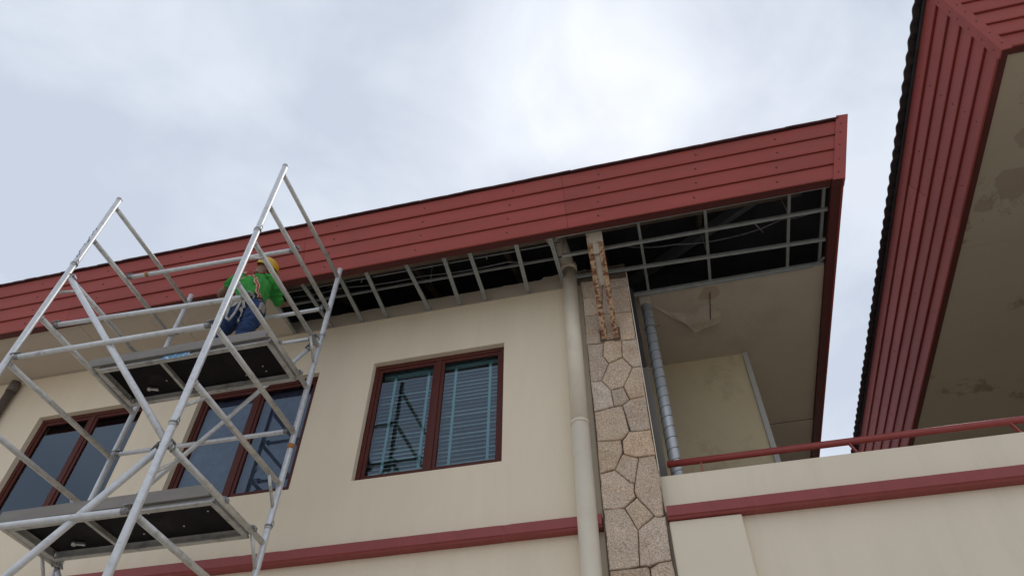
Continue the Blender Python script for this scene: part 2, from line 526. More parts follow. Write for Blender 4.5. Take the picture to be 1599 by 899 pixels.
# parapet of the balcony and the wall below it
box('parapet', -0.07, 9.5, YW, YW+.14, GZ, 3.28, 'parapet', MB, bev=.006)
box('pilaster', -0.049, 0.513, YW-.055, YW-.0005, GZ, 2.842, 'pilaster', MB, bev=.012)
# rooms behind the windows, balcony walls, slabs
def inner_box(name, x0, x1, y0, y1, z0, z1, m, skip_front=True):
    v = [(x, y, z) for x in (x0, x1) for y in (y0, y1) for z in (z0, z1)]
    f = [(0, 1, 3, 2), (4, 6, 7, 5), (2, 3, 7, 6), (0, 2, 6, 4), (1, 5, 7, 3)]
    return put(name, mesh(v, f), m, MB)
inner_box('room', X0+.2, -0.55, YW+.205, 9.3, 2.7, 5.55, 'room')
box('side_wall', -0.30, -0.068, YW+.01, 6.95, GZ, ZS-.003, 'wall', MB)
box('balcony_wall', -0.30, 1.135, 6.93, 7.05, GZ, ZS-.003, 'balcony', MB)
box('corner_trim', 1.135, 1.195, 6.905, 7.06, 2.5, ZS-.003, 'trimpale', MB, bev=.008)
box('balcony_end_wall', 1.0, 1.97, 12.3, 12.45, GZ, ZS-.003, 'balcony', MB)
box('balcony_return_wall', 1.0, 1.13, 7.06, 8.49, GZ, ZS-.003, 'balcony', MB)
box('balcony_floor', -0.06, 9.4, YW+.145, 12.5, 2.30, 2.45, 'concrete', MB)
box('rear_wall', X0+.1, 2.0, 12.6, 12.8, GZ, ZS-.003, 'wall', MB)
box('end_wall', X0+.1, X0+.3, YW+.21, 12.59, GZ, 6.6, 'wall', MB)
# grey panelled door jamb on the side wall of the balcony
box('door_panel', -0.067, -0.004, YW+.16, 6.55, 2.46, 4.56, 'panel', MB, bev=.004)
box('recess_shade_box', -0.067, -0.020, YW+.16, 6.9, 4.62, 5.76, 'void', MB)  # added dark box stands in for the deep shade above the panel
box('door_jamb', -0.067, 0.006, YW+.145, YW+.159, 2.46, 4.60, 'panel', MB)

# ---- windows
def window(xa, xb, gm):
    yf0, yf1 = YW+.062, YW+.125
    w = .048
    bm = bmesh.new()
    za, zb = WZ0+.001, WZ1-.001
    xa += .001; xb -= .001
    xm = (xa+xb)/2
    bm_box(bm, xa, xa+w, yf0, yf1, za, zb, .004)
    bm_box(bm, xb-w, xb, yf0, yf1, za, zb, .004)
    bm_box(bm, xa+w, xb-w, yf0, yf1, zb-w, zb, .004)
    bm_box(bm, xa+w, xb-w, yf0, yf1, za, za+w, .004)
    bm_box(bm, xm-.028, xm+.028, yf0+.001, yf1, za+w, zb-w, .004)
    wn = put('window', done(bm), 'frame', MB)
    for a, b in ((xa+w, xm-.028), (xm+.028, xb-w)):
        s = .036
        y0, y1 = yf0+.012, yf1-.012
        bm = bmesh.new()
        c, d = za+w, zb-w
        bm_box(bm, a, a+s, y0, y1, c, d, .003); bm_box(bm, b-s, b, y0, y1, c, d, .003)
        bm_box(bm, a+s, b-s, y0, y1, d-s, d, .003); bm_box(bm, a+s, b-s, y0, y1, c, c+s, .003)
        put('sash', done(bm), 'frame', wn)
        yg = YW+.092
        me = mesh([(a+s-.004, yg, c+s-.004), (b-s+.004, yg, c+s-.004), (b-s+.004, yg, d-s+.004), (a+s-.004, yg, d-s+.004)], [(0, 1, 2, 3)])
        put('pane', me, gm, wn)
    return wn
window(*WIN[0], 'glass'); window(*WIN[1], 'glass'); window(*WIN[2], 'tealglass')

# ---- stone pillar
PILX0, PILX1, PILY = -0.566, -0.060, 5.290
pil = box('stone_pillar', PILX0+.004, PILX1-.004, PILY, YW+.25, GZ, 5.93, 'mortar', MB)
STONES = [
 [(-0.560,4.802),(-0.393,4.788),(-0.413,4.626),(-0.366,4.521),(-0.453,4.322),(-0.557,4.321)],
 [(-0.393,4.792),(-0.354,4.855),(-0.319,4.840),(-0.274,4.796),(-0.213,4.789),(-0.229,4.576),(-0.363,4.524),(-0.413,4.626)],
 [(-0.213,4.789),(-0.063,4.776),(-0.058,4.428),(-0.146,4.432),(-0.229,4.576)],
 [(-0.363,4.521),(-0.229,4.570),(-0.149,4.428),(-0.255,4.213),(-0.374,4.193),(-0.453,4.322)],
 [(-0.146,4.429),(-0.058,4.424),(-0.068,4.067),(-0.212,4.055),(-0.255,4.213)],
 [(-0.557,4.321),(-0.453,4.319),(-0.374,4.189),(-0.366,4.001),(-0.550,3.973)],
 [(-0.374,4.189),(-0.256,4.208),(-0.216,4.056),(-0.287,4.003),(-0.366,4.001)],
 [(-0.212,4.055),(-0.068,4.067),(-0.070,3.700),(-0.175,3.699),(-0.243,3.706),(-0.287,4.000)],
 [(-0.550,3.973),(-0.366,3.998),(-0.287,4.000),(-0.258,3.716),(-0.335,3.635),(-0.550,3.649)],
 [(-0.243,3.703),(-0.175,3.699),(-0.070,3.697),(-0.066,3.436),(-0.207,3.436),(-0.330,3.483),(-0.328,3.622),(-0.259,3.713)],
 [(-0.551,3.646),(-0.343,3.631),(-0.336,3.551),(-0.343,3.502),(-0.374,3.442),(-0.420,3.351),(-0.556,3.325)],
 [(-0.338,3.491),(-0.212,3.429),(-0.269,3.200),(-0.304,3.205),(-0.423,3.344),(-0.375,3.435)],
 [(-0.209,3.429),(-0.072,3.436),(-0.058,3.231),(-0.076,2.887),(-0.106,2.872),(-0.149,2.881),(-0.275,3.083),(-0.284,3.129),(-0.269,3.200)],
 [(-0.556,3.322),(-0.423,3.342),(-0.304,3.202),(-0.276,3.194),(-0.287,3.117),(-0.279,3.070),(-0.381,2.988),(-0.422,2.983),(-0.555,2.991)],
 [(-0.378,2.985),(-0.268,3.065),(-0.154,2.887),(-0.295,2.782)],
 [(-0.551,2.988),(-0.381,2.983),(-0.295,2.782),(-0.319,2.494),(-0.409,2.482),(-0.550,2.483)],
 [(-0.295,2.780),(-0.155,2.882),(-0.106,2.870),(-0.067,2.873),(-0.075,2.513),(-0.170,2.506),(-0.242,2.484),(-0.316,2.494)],
 [(-0.548,2.477),(-0.409,2.480),(-0.258,2.482),(-0.246,2.454),(-0.243,2.345),(-0.545,2.365)],
 [(-0.240,2.464),(-0.170,2.501),(-0.074,2.507),(-0.066,2.392),(-0.066,2.328),(-0.243,2.345)],
 [(-0.567,5.728),(-0.328,5.716),(-0.351,5.449),(-0.559,5.472)],
 [(-0.559,5.472),(-0.351,5.449),(-0.373,5.192),(-0.558,5.201)],
 [(-0.558,5.201),(-0.373,5.192),(-0.386,4.795),(-0.565,4.806)],
 [(-0.328,5.716),(-0.056,5.688),(-0.058,5.552),(-0.341,5.564)],
 [(-0.341,5.564),(-0.058,5.552),(-0.071,5.162),(-0.373,5.192)],
 [(-0.373,5.192),(-0.071,5.162),(-0.068,4.778),(-0.278,4.802),(-0.330,4.850),(-0.386,4.795)],
]

zz = 2.33
rr = random.Random(3)
while zz > GZ+.3:                               # the same random masonry goes on down to the ground
    h = rr.uniform(.26, .42); xm = rr.uniform(-.38, -.24); k = rr.uniform(-.05, .05)
    STONES.append([(-.56, zz), (xm, zz-.01), (xm+k, zz-h), (-.56, zz-h+.02)])
    STONES.append([(xm, zz-.01), (-.066, zz+.005), (-.066, zz-h), (xm+k, zz-h)])
    zz -= h
def stone(poly):
    c = Vector((sum(p[0] for p in poly)/len(poly), sum(p[1] for p in poly)/len(poly)))
    pts = []
    m = len(poly)
    for i in range(m):
        a = Vector(poly[i]); b = Vector(poly[(i+1) % m])
        k = max(1, int((b-a).length/.05))
        for j in range(k):
            p = a.lerp(b, j/k)
            if .0 < j:
                p += Vector((mnoise.noise((p.x*14, p.y*14, 1)), mnoise.noise((p.x*14, p.y*14, 7))))*.006
            pts.append(p)
    ring = []
    n = len(pts)
    for i in range(n):
        t = (pts[(i+1) % n]-pts[i-1]).normalized()
        nn = Vector((-t.y, t.x))
        if nn.dot(c-pts[i]) < 0: nn = -nn
        ring.append((pts[i], nn))
    tilt = (rr.uniform(-.012, .012), rr.uniform(-.012, .012)); dz = rr.uniform(0, .006)
    V, F = [], []
    for off, y in ((.0022, 0), (.003, -.010), (.010, -.018)):
        for p, nn in ring:
            q = p + nn*off
            q.x = min(max(q.x, PILX0), PILX1)
            yy = y
            if y < 0:
                yy = y - dz + tilt[0]*(q.x-c.x) + tilt[1]*(q.y-c.y)
            V.append((q.x, PILY+yy, q.y))
    for r_ in range(2):
        for i in range(n):
            F.append((r_*n+i, r_*n+(i+1) % n, (r_+1)*n+(i+1) % n, (r_+1)*n+i))
    V.append((c.x, PILY-.022-dz-rr.uniform(0, .010), c.y))
    for i in range(n):
        F.append((2*n+i, 2*n+(i+1) % n, 3*n))
    bm = bmesh.new(); bm.from_mesh(mesh(V, F))
    return done(bm)
for s in STONES:
    put('stone', stone(s), 'stone', pil)
box('pillar_edge', PILX1-.003, PILX1+.004, PILY-.01, YW+.005, 3.285, 5.78, 'parapet', MB)

# ---- leaning fascia of boards
SCREW = None
def screw_mesh():
    global SCREW
    if SCREW is None:
        bm = bmesh.new()
        bmesh.ops.create_cone(bm, segments=8, radius1=.011, radius2=.007, depth=.008, cap_ends=True)
        SCREW = done(bm); SCREW.materials.append(MT['screw'])
    return SCREW

def fascia(parent, P0, P1, out, rows, pitch, lean, hip0, hip1, joints, screws, proud=.017, backm='lip'):
    """P0->P1 bottom edge, out: horizontal outward unit vector; hips lengthen the run upwards"""
    P0, P1, out = Vector(P0), Vector(P1), Vector(out)
    e = (P1-P0).normalized(); Ln = (P1-P0).length
    up = (out*lean + Vector((0, 0, 1)))
    nrm = (out - Vector((0, 0, lean))).normalized()
    def pt(s, z, o): return P0 + e*s + up*z + nrm*o
    H = rows*pitch
    s0 = lambda z: -(lean*z if hip0 else 0)
    s1 = lambda z: Ln + (lean*z if hip1 else 0)
    v = [pt(s0(0), 0, -.003), pt(s1(0), 0, -.003), pt(s1(H), H, -.003), pt(s0(H), H, -.003),
         pt(s0(0), 0, -.03), pt(s1(0), 0, -.03), pt(s1(H), H, -.03), pt(s0(H), H, -.03)]
    fo = put('fascia', mesh(v, [(0, 1, 2, 3), (7, 6, 5, 4), (0, 4, 5, 1), (2, 6, 7, 3), (1, 5, 6, 2), (0, 3, 7, 4)]), backm, parent)
    for i in range(rows):
        za, zb = i*pitch, (i+1)*pitch-.004
        cuts = [None]+[j for j in joints]+[None]
        for a, b in zip(cuts[:-1], cuts[1:]):
            A = (lambda z: s0(z)+(.05 if hip0 else 0)) if a is None else (lambda z, a=a: a+.0015)
            Bf = (lambda z: s1(z)-(.05 if hip1 else 0)) if b is None else (lambda z, b=b: b-.0015)
            jz = random.uniform(-.0015, .0015)
            prof = [(za+.003, 0), (za+.003, proud+jz), (za+.005, proud+.004+jz), (za+.015, proud-.003+jz), (za+.020, proud-.002+jz), (zb, .004+jz), (zb, 0)]
            V = []
            for S in (A, Bf):
                V += [pt(S(z), z, o) for z, o in prof]
            m = len(prof)
            Fc = [(k, (k+1) % m, m+(k+1) % m, m+k) for k in range(m)] + [tuple(range(m-1, -1, -1)), tuple(range(m, 2*m))]
            bm = bmesh.new(); bm.from_mesh(mesh(V, Fc))
            put('board', done(bm), 'red', fo)
        for s in screws:
            ss = s + random.uniform(-.02, .02) + .03*i
            o = put('screw', screw_mesh(), None, fo, loc=pt(ss, za+pitch*.52, .012))
            o.rotation_mode = 'QUATERNION'
            o.rotation_quaternion = nrm.to_track_quat('Z', 'Y')
    return fo

def hip_trim(parent, P, outA, outB, H, lean, w=.085):
    """cover strip over the corner where two leaning fascias meet; outA, outB their outward vectors"""
    P, A, B = Vector(P), Vector(outA), Vector(outB)
    nA = (A-Vector((0, 0, lean))).normalized(); nB = (B-Vector((0, 0, lean))).normalized()
    d = (A+B)*lean + Vector((0, 0, 1))
    V = []
    for z in (-.012, H):
        c = P + d*z
        o = nA*.024 + nB*.024
        V += [c - B*w + nA*.024, c + (A+B)*.024 - Vector((0, 0, .02)), c - A*w + nB*.024,
              c - A*w + nB*.002, c, c - B*w + nA*.002]
    F = [(k, (k+1) % 6, 6+(k+1) % 6, 6+k) for k in range(6)] + [(0, 1, 4, 5), (1, 2, 3, 4), (6, 7, 10, 11), (7, 8, 9, 10)]
    bm = bmesh.new(); bm.from_mesh(mesh(V, F))
    t = put('corner_cover', done(bm), 'red', parent)
    for z in (.06, .20, .36, .50, .60, .75, .9):
        if z > H-.03: continue
        for nn, off in ((nA, -B), (nB, -A)):
            o = put('screw', screw_mesh(), None, t, loc=P + d*z + off*w*.45 + nn*.026)
            o.rotation_mode = 'QUATERNION'; o.rotation_quaternion = nn.to_track_quat('Z', 'Y')
    return t

LEAN = .33
PITCHF = (FT-FB)/4
fx = lambda X: X-X0
fascia(MB, (X0, YFB, FB), (X1, YFB, FB), (0, -1, 0), 4, PITCHF, LEAN, False, True,
       [fx(-6.52), fx(-3.53), fx(-0.56)], [fx(x) for x in (-9.3, -8.1, -7.1, -6.2, -5.2, -4.3, -3.25, -2.2, -1.2, -.25, .75, 1.55)])
fascia(MB, (X1, YFB, FB), (X1, 13.0, FB), (1, 0, 0), 4, PITCHF, LEAN, True, False, [3.0, 6.0], [.6, 1.6, 2.6, 3.6, 4.6, 5.6, 6.6])
hip_trim(MB, (X1, YFB, FB), (0, -1, 0), (1, 0, 0), FT-FB+.045, LEAN)
# underside trim behind the fascia
box('eave_trim', X0, 2.035, YFB+.004, 4.597, FB+.004, ZS+.02, 'lip', MB)
box('eave_trim', 2.036, X1-.004, YFB+.005, 13.0, FB+.002, ZS+.021, 'lip', MB)
box('corner_block', 2.028, X1+.012, YFB-.010, YFB+.075, FB-.018, FB+.0015, 'lip', MB)

# ---- roof: hipped planes, dark underside, eave course of tiles
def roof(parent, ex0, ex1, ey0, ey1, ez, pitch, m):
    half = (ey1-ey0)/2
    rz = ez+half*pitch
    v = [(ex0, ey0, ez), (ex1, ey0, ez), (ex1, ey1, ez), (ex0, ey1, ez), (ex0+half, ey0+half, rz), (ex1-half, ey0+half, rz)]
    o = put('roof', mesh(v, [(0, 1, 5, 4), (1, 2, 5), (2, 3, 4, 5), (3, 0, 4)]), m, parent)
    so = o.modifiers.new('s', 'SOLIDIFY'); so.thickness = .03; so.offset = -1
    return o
RP = .42
def tile_mesh(m, amp=.030):
    w, Ln, t = .175, .42, .014
    V, F = [], []
    k = 10
    for y in (0, Ln):
        for s in (0, -t):
            for i in range(k+1):
                u = i/k
                z = amp*(.5-.5*math.cos(2*math.pi*u))**.8 + s
                V.append(((u-.5)*w, y, z))
    n = k+1
    for i in range(k):
        F += [(i, i+1, 2*n+i+1, 2*n+i), (n+i+1, n+i, 3*n+i, 3*n+i+1), (n+i, n+i+1, i+1, i), (2*n+i, 2*n+i+1, 3*n+i+1, 3*n+i)]
    F += [(0, 2*n, 3*n, n), (k, n+k, 3*n+k, 2*n+k)]
    bm = bmesh.new(); bm.from_mesh(mesh(V, F))
    me = done(bm); me.materials.append(MT[m])
    return me
def tile_course(roofo, A, B, rotz, me):
    A, B = Vector(A), Vector(B)
    n = int((B-A).length/.17)
    for i in range(n):
        p = A.lerp(B, (i+.5)/n)
        o = put('roof_tile', me, None, roofo, loc=p+Vector((0, 0, random.uniform(-.004, .004))))
        o.rotation_euler = (math.atan(RP)+random.uniform(-.015, .015), random.uniform(-.02, .02), rotz+random.uniform(-.012, .012))
XE = X1+.217
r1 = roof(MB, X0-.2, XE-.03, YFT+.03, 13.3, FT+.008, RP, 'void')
tm1 = tile_mesh('maroontile', .0015)
tile_course(r1, (X0, YFT-.040, FT+.012), (XE-.06, YFT-.040, FT+.012), 0, tm1)
tile_course(r1, (XE+.030, YFT+.12, FT+.012), (XE+.030, 11.0, FT+.012), R(90), tm1)
# roof timbers seen through the stripped soffit
for x in (-3.9, -2.7, -1.5, -.3, .9):
    bar('rafter', (x, 4.45, 6.40), (x, 8.6, 8.05), .05, .10, 'timber', MB)
box('eave_lining', -4.2, -.85, 4.62, 4.95, 6.12, 6.14, 'timber', MB)
bar('hip_rafter', (2.05, 4.62, 6.30), (-1.2, 7.9, 7.60), .07, .14, 'steel', MB)
for y, z in ((4.75, 6.25), (5.15, 6.42)):
    bar('purlin', (-4.3, y, z), (1.95, y, z), .05, .05, 'timber', MB)
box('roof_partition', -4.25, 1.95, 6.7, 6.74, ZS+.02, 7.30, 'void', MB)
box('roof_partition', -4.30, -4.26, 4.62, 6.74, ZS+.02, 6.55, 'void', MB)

# ---- soffit boards
def soffit(parent, x0, x1, y0, y1, m='soffit', z=None):
    z = ZS if z is None else z
    return box('soffit_panel', x0, x1, y0, y1, z, z+.010, m, parent)
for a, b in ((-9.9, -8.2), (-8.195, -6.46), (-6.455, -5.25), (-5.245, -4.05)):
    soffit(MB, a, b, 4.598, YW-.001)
for pts in (((-4.1, 5.0, 6.05), (-3.2, 4.85, 5.86), (-2.3, 4.95, 5.93), (-1.3, 4.9, 5.85), (-.8, 5.1, 6.0)), ((0.0, 5.2, 6.1), (.5, 5.1, 5.88), (1.1, 5.2, 5.95), (1.6, 5.0, 5.86), (1.95, 5.1, 6.0))):
    bm = bmesh.new()
    q = [Vector(p) for p in pts]
    fine = [q[min(i//6, 3)].lerp(q[min(i//6, 3)+1], (i % 6)/6) - Vector((0, 0, .03*math.sin(math.pi*(i % 6)/6))) for i in range(24)]
    bm_path(bm, fine, .007, 6)
    put('cable', done(bm), 'steel', MB)
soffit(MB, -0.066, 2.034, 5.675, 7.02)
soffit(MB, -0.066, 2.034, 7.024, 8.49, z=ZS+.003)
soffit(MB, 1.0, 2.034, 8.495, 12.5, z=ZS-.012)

# ================================================================ open soffit frame (steel furring channels)
SF = empty('soffit_frame', (-1, 5, ZS), 'bare galvanised soffit framing hung in the dark open eave', 'frame')
CX = [-3.58, -3.16, -2.85, -2.357, -1.958, -1.66, -1.155, -.765]
for i, x in enumerate(CX):
    j = random.uniform(-.02, .02)
    channel('cross_channel', (x+j, 4.60, ZS+.002), (x-j, YW+.006, ZS+.002), .040, .022, 'galv', SF)
channel('edge_channel', (-4.03, 4.60, ZS+.002), (-4.03, YW-.01, ZS+.002), .035, .03, 'galv', SF)
bar('carrier_bar', (-4.2, 4.76, ZS+.075), (-.7, 4.77, ZS+.075), .006, .026, 'galv', SF)
bar('carrier_bar', (-4.2, 4.93, ZS+.045), (-.6, 4.95, ZS+.045), .008, .034, 'galv', SF)
for y0_, y1_, w in ((4.625, 4.620, .034), (4.905, 4.915, .034), (5.235, 5.318, .036), (5.655, 5.655, .040)):
    x0_ = -.70 if y0_ < 5.5 else -.05
    channel('long_channel', (x0_, y0_, ZS+.002), (2.03, y1_, ZS+.002), w, .024, 'galv', SF)
bar('edge_strip', (-.05, 5.672, ZS-.006), (1.90, 5.668, ZS-.006), .014, .020, 'galv', SF)
bar('edge_strip', (1.90, 5.668, ZS-.004), (2.03, 5.56, ZS-.004), .014, .020, 'galv', SF)
for x in (.15, .83, 1.657, 1.99):
    channel('cross_rail', (x, 4.61, ZS+.028), (x, 5.66, ZS+.028), .026, .026, 'galv', SF)
for x, y in ((-2.95, 4.77), (-1.50, 4.77), (-.70, 4.94), (.15, 4.91), (.83, 5.28), (1.657, 4.91), (-2.2, 4.95)):
    tube('hanger_rod', (x, y, ZS+.02), (x+random.uniform(-.05, .05), y+.03, 6.45), .004, 'galv', SF, seg=6)
tube('hanger_rod', (1.30, 4.92, ZS+.03), (1.42, 5.15, ZS+.10), .006, 'galv', SF, seg=6)

# torn board hanging from the balcony soffit
bm = bmesh.new()
hinge = [(.070, 5.76, 0), (.34, 6.02, .001), (.52, 6.06, .001), (.79, 5.98, .001), (.93, 6.15, 0), (.90, 6.30, -.012)]
free = [(.20, 5.90, -.003), (.37, 6.10, -.012), (.51, 6.20, -.040), (.60, 6.33, -.085), (.71, 6.29, -.070), (.82, 6.30, -.045)]
V = [bm.verts.new((x, y, ZS-.003+z)) for x, y, z in hinge] + [bm.verts.new((x, y, ZS-.003+z)) for x, y, z in free]
for i in range(5):
    bm.faces.new((V[i], V[i+1], V[7+i], V[6+i]))
me = done(bm)
tp = put('torn_soffit_flap', me, 'torn')
tag(tp, 'torn pale ceiling board sagging from the balcony soffit', 'ceiling board')
so = tp.modifiers.new('s', 'SOLIDIFY'); so.thickness = .006
bar('slit', (.812, 5.80, ZS-.010), (.79, 6.20, ZS-.045), .010, .004, 'void', tp)


# ================================================================ rusty eave strut
ST = empty('eave_strut', (-.32, 5.27, 4.86), 'rust-flaked twin-bar steel strut from stone pillar up to the eave', 'strut')
pb, pt_ = Vector((-.318, 5.262, 4.850)), Vector((-.318, 4.70, 5.80))
upn = (pt_-pb).normalized()
face = Vector((0, -upn.z, upn.y))            # outward-facing side of the strut
for s in (-1, 1):
    o = Vector((s*.056, 0, 0))
    bar('strut_bar', pb+o-upn*.02, pt_+o-upn*.10, .052, .05, 'rust', ST, up=face)
bar('gusset_plate', pt_-upn*.22+face*.0, pt_+upn*.02, .166, .040, 'plate', ST, up=face)
bar('batten_plate', pb+upn*.55-face*.012, pt_-upn*.222-face*.012, .058, .012, 'plate', ST, up=face)
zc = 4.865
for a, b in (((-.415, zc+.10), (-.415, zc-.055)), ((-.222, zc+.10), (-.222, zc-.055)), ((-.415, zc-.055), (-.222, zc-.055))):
    bar('pocket_shade_bar', (a[0], 5.262, a[1]), (b[0], 5.262, b[1]), .012, .012, 'mortar', ST, up=(0, 1, 0))  # dark bars stand in for the shadow gaps round the pocket

# ================================================================ pipes
DP = empty('downpipe', (-.687, 5.262, GZ), 'thick cream plastic downpipe between plain wall and stone pillar', 'pipe')
tube('pipe_section', (-.687, 5.262, GZ), (-.687, 5.262, 3.858), .083, 'pipe', DP, seg=32)
tube('pipe_section', (-.687, 5.262, 3.8585), (-.680, 5.262, 5.99), .080, 'pipe', DP, seg=32)
tube('pipe_joint', (-.687, 5.262, 3.838), (-.687, 5.262, 3.870), .0865, 'pipe', DP, seg=32)
tube('pipe_socket', (-.680, 5.262, 5.93), (-.680, 5.262, 6.02), .090, 'pipe', DP, seg=32)
tube('pipe_bend', (-.680, 5.262, 6.0), (-.74, 4.95, 6.22), .075, 'plate', DP, seg=24)
tube('pipe_bend', (-.735, 4.97, 6.20), (-.83, 4.62, 6.24), .07, 'plate', DP, seg=24)
bar('pipe_support', (-.765, 4.62, 5.83), (-.765, 5.30, 5.83), .035, .05, 'galv', DP)
bar('pipe_support', (-.88, 4.60, 6.02), (-.76, 4.75, 5.84), .10, .012, 'plate', DP)

LP = empty('corner_pipe', (-7.83, 5.30, GZ), 'dark brown downpipe at the far left edge of the wall', 'pipe')
tube('pipe_section', (-7.83, 5.295, GZ), (-7.83, 5.295, 5.62), .052, 'darkpipe', LP, seg=20)
tube('pipe_collar', (-7.83, 5.295, 5.55), (-7.83, 5.295, 5.70), .060, 'darkpipe', LP, seg=20)

DU = empty('spiral_duct', (.09, 5.72, 2.45), 'grey spiral-seamed metal duct standing behind the red handrail', 'duct')
da, db = Vector((.090, 5.70, 2.45)), Vector((.094, 5.74, 5.70))
tube('duct_body', da, db, .055, 'duct', DU, seg=28)
bm = bmesh.new()
prev = None
turns, sg = 27, 20
for i in range(turns*sg+1):
    a = 2*math.pi*i/sg
    c = da.lerp(db, i/(turns*sg))
    ring = [bm.verts.new(c+Vector((math.cos(a)*r_, math.sin(a)*r_, dz))) for r_, dz in ((.0545, -.006), (.0585, -.003), (.0585, .003), (.0545, .006))]
    if prev:
        for k in range(3):
            bm.faces.new((prev[k], ring[k], ring[k+1], prev[k+1]))
    prev = ring
put('spiral_seam', done(bm), 'clamp', DU)
tube('duct_band', (.0935, 5.735, 5.30), (.0935, 5.735, 5.316), .060, 'clamp', DU, seg=24)
bar('duct_bracket', (.02, 5.735, 5.308), (.20, 5.70, 5.308), .006, .012, 'clamp', DU)
bar('duct_shoe', (.092, 5.72, 5.66), (.094, 5.74, 5.755), .125, .11, 'torn', DU, up=(0, 1, 0))

# ================================================================ handrail on the parapet
HR = empty('handrail', (1.5, 5.44, 3.28), 'red painted tube handrail running along the balcony parapet', 'handrail')
tube('rail', (.015, 5.44, 3.437), (9.4, 5.44, 3.437), .029, 'rail', HR, seg=18)
for i, x in enumerate((.30, 1.50, 2.72, 3.95, 5.2, 6.4)):
    k = .0 if i == 0 else .055
    bar('rail_post', (x, 5.44, 3.43), (x+k, 5.44, 3.279), .030, .012, 'rail', HR, up=(1, 0, 0))

# ================================================================ blinds
def blind(xa, xb, lab):
    b = empty('venetian_blind', ((xa+xb)/2, YW+.20, 3.70), lab, 'blind', 'blinds behind the right window')
    slat = mesh([(-(xb-xa)/2, -.018, -.019), ((xb-xa)/2, -.018, -.019), ((xb-xa)/2, -.004, -.003), (-(xb-xa)/2, -.004, -.003),
                 ((xb-xa)/2, .016, .019), (-(xb-xa)/2, .016, .019)], [(0, 1, 2, 3), (3, 2, 4, 5)])
    slat.materials.append(MT['slat'])
    z = 3.72
    while z < 5.02:
        o = put('slat', slat, None, b, loc=((xa+xb)/2, YW+.20, z))
        o.rotation_euler = (random.uniform(-.10, .10), random.uniform(-.003, .003), 0)
        z += .0475
    for f in (.22, .80):
        x = xa+(xb-xa)*f
        box('tape', x-.014, x+.014, YW+.176, YW+.178, 3.70, 5.04, 'tape', b)
    box('headrail', xa, xb, YW+.175, YW+.225, 5.03, 5.08, 'slat', b)
    box('bottom_rail', xa, xb, YW+.185, YW+.215, 3.675, 3.692, 'slat', b)
xa, xb = WIN[2]
blind(xa+.06, (xa+xb)/2-.015, 'venetian blind with two tapes behind the left pane that mirrors the scaffold')
blind((xa+xb)/2+.015, xb-.06, 'venetian blind with two tapes behind the right pane of the rightmost window')
xa, xb = WIN[1]
rb = empty('window_screen', ((xa+xb)/2, YW+.16, 3.66), 'mottled blue-grey film screen behind the middle window', 'screen')
for a, b in ((xa+.02, (xa+xb)/2-.004), ((xa+xb)/2+.004, xb-.02)):
    box('screen_sheet', a, b, YW+.155, YW+.158, 3.645, 5.09, 'roller', rb)

# ================================================================ right wing
WG = empty('wing_building', (8, 8, GZ), 'right-hand wing with wide red boarded fascia and dark tiled eave', 'building')
WX, WY, WZ = 3.600, 3.765, 6.195
WH = 6*.1535
fascia(WG, (WX, 13.0, WZ), (WX, WY, WZ), (-1, 0, 0), 6, .1535, LEAN, False, True, [13-10.9, 13-8.3, 13-5.75], [13-y for y in (11.6, 9.9, 8.6, 7.3, 6.1, 5.35, 4.55)], proud=.020)
fascia(WG, (WX, WY, WZ), (13, WY, WZ), (0, -1, 0), 6, .1535, LEAN, True, False, [3.0, 6.0], [.9, 2.0, 3.2, 4.4], proud=.020)
hip_trim(WG, (WX, WY, WZ), (-1, 0, 0), (0, -1, 0), WH, LEAN, w=.075)
box('eave_trim', WX+.004, WX+.066, WY+.004, 13.0, WZ+.003, WZ+.05, 'lip', WG)
box('eave_trim', WX+.0665, 13.0, WY+.005, WY+.066, WZ+.0035, WZ+.049, 'lip', WG)
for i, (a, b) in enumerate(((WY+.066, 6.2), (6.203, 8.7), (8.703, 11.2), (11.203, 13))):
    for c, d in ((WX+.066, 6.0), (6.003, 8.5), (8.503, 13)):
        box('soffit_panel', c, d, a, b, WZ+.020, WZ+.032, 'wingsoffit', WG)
box('wing_wall', 7.2, 13, 5.2, 13, GZ, WZ+.018, 'wall', WG)
box('wing_end_wall', 3.9, 7.19, 12.8, 13, GZ, WZ+.018, 'wall', WG)
WE = WX-LEAN*WH
r2 = roof(WG, WE-.03, 16, WY-LEAN*WH-.03, 14.5, WZ+WH+.01, RP, 'void')
tm2 = tile_mesh('tile', .020)
tile_course(r2, (WE-.105, 13.2, WZ+WH+.005), (WE-.105, WY-LEAN*WH-.05, WZ+WH+.005), R(-90), tm2)
tile_course(r2, (WE-.05, WY-LEAN*WH-.105, WZ+WH+.005), (12, WY-LEAN*WH-.105, WZ+WH+.005), 0, tm2)

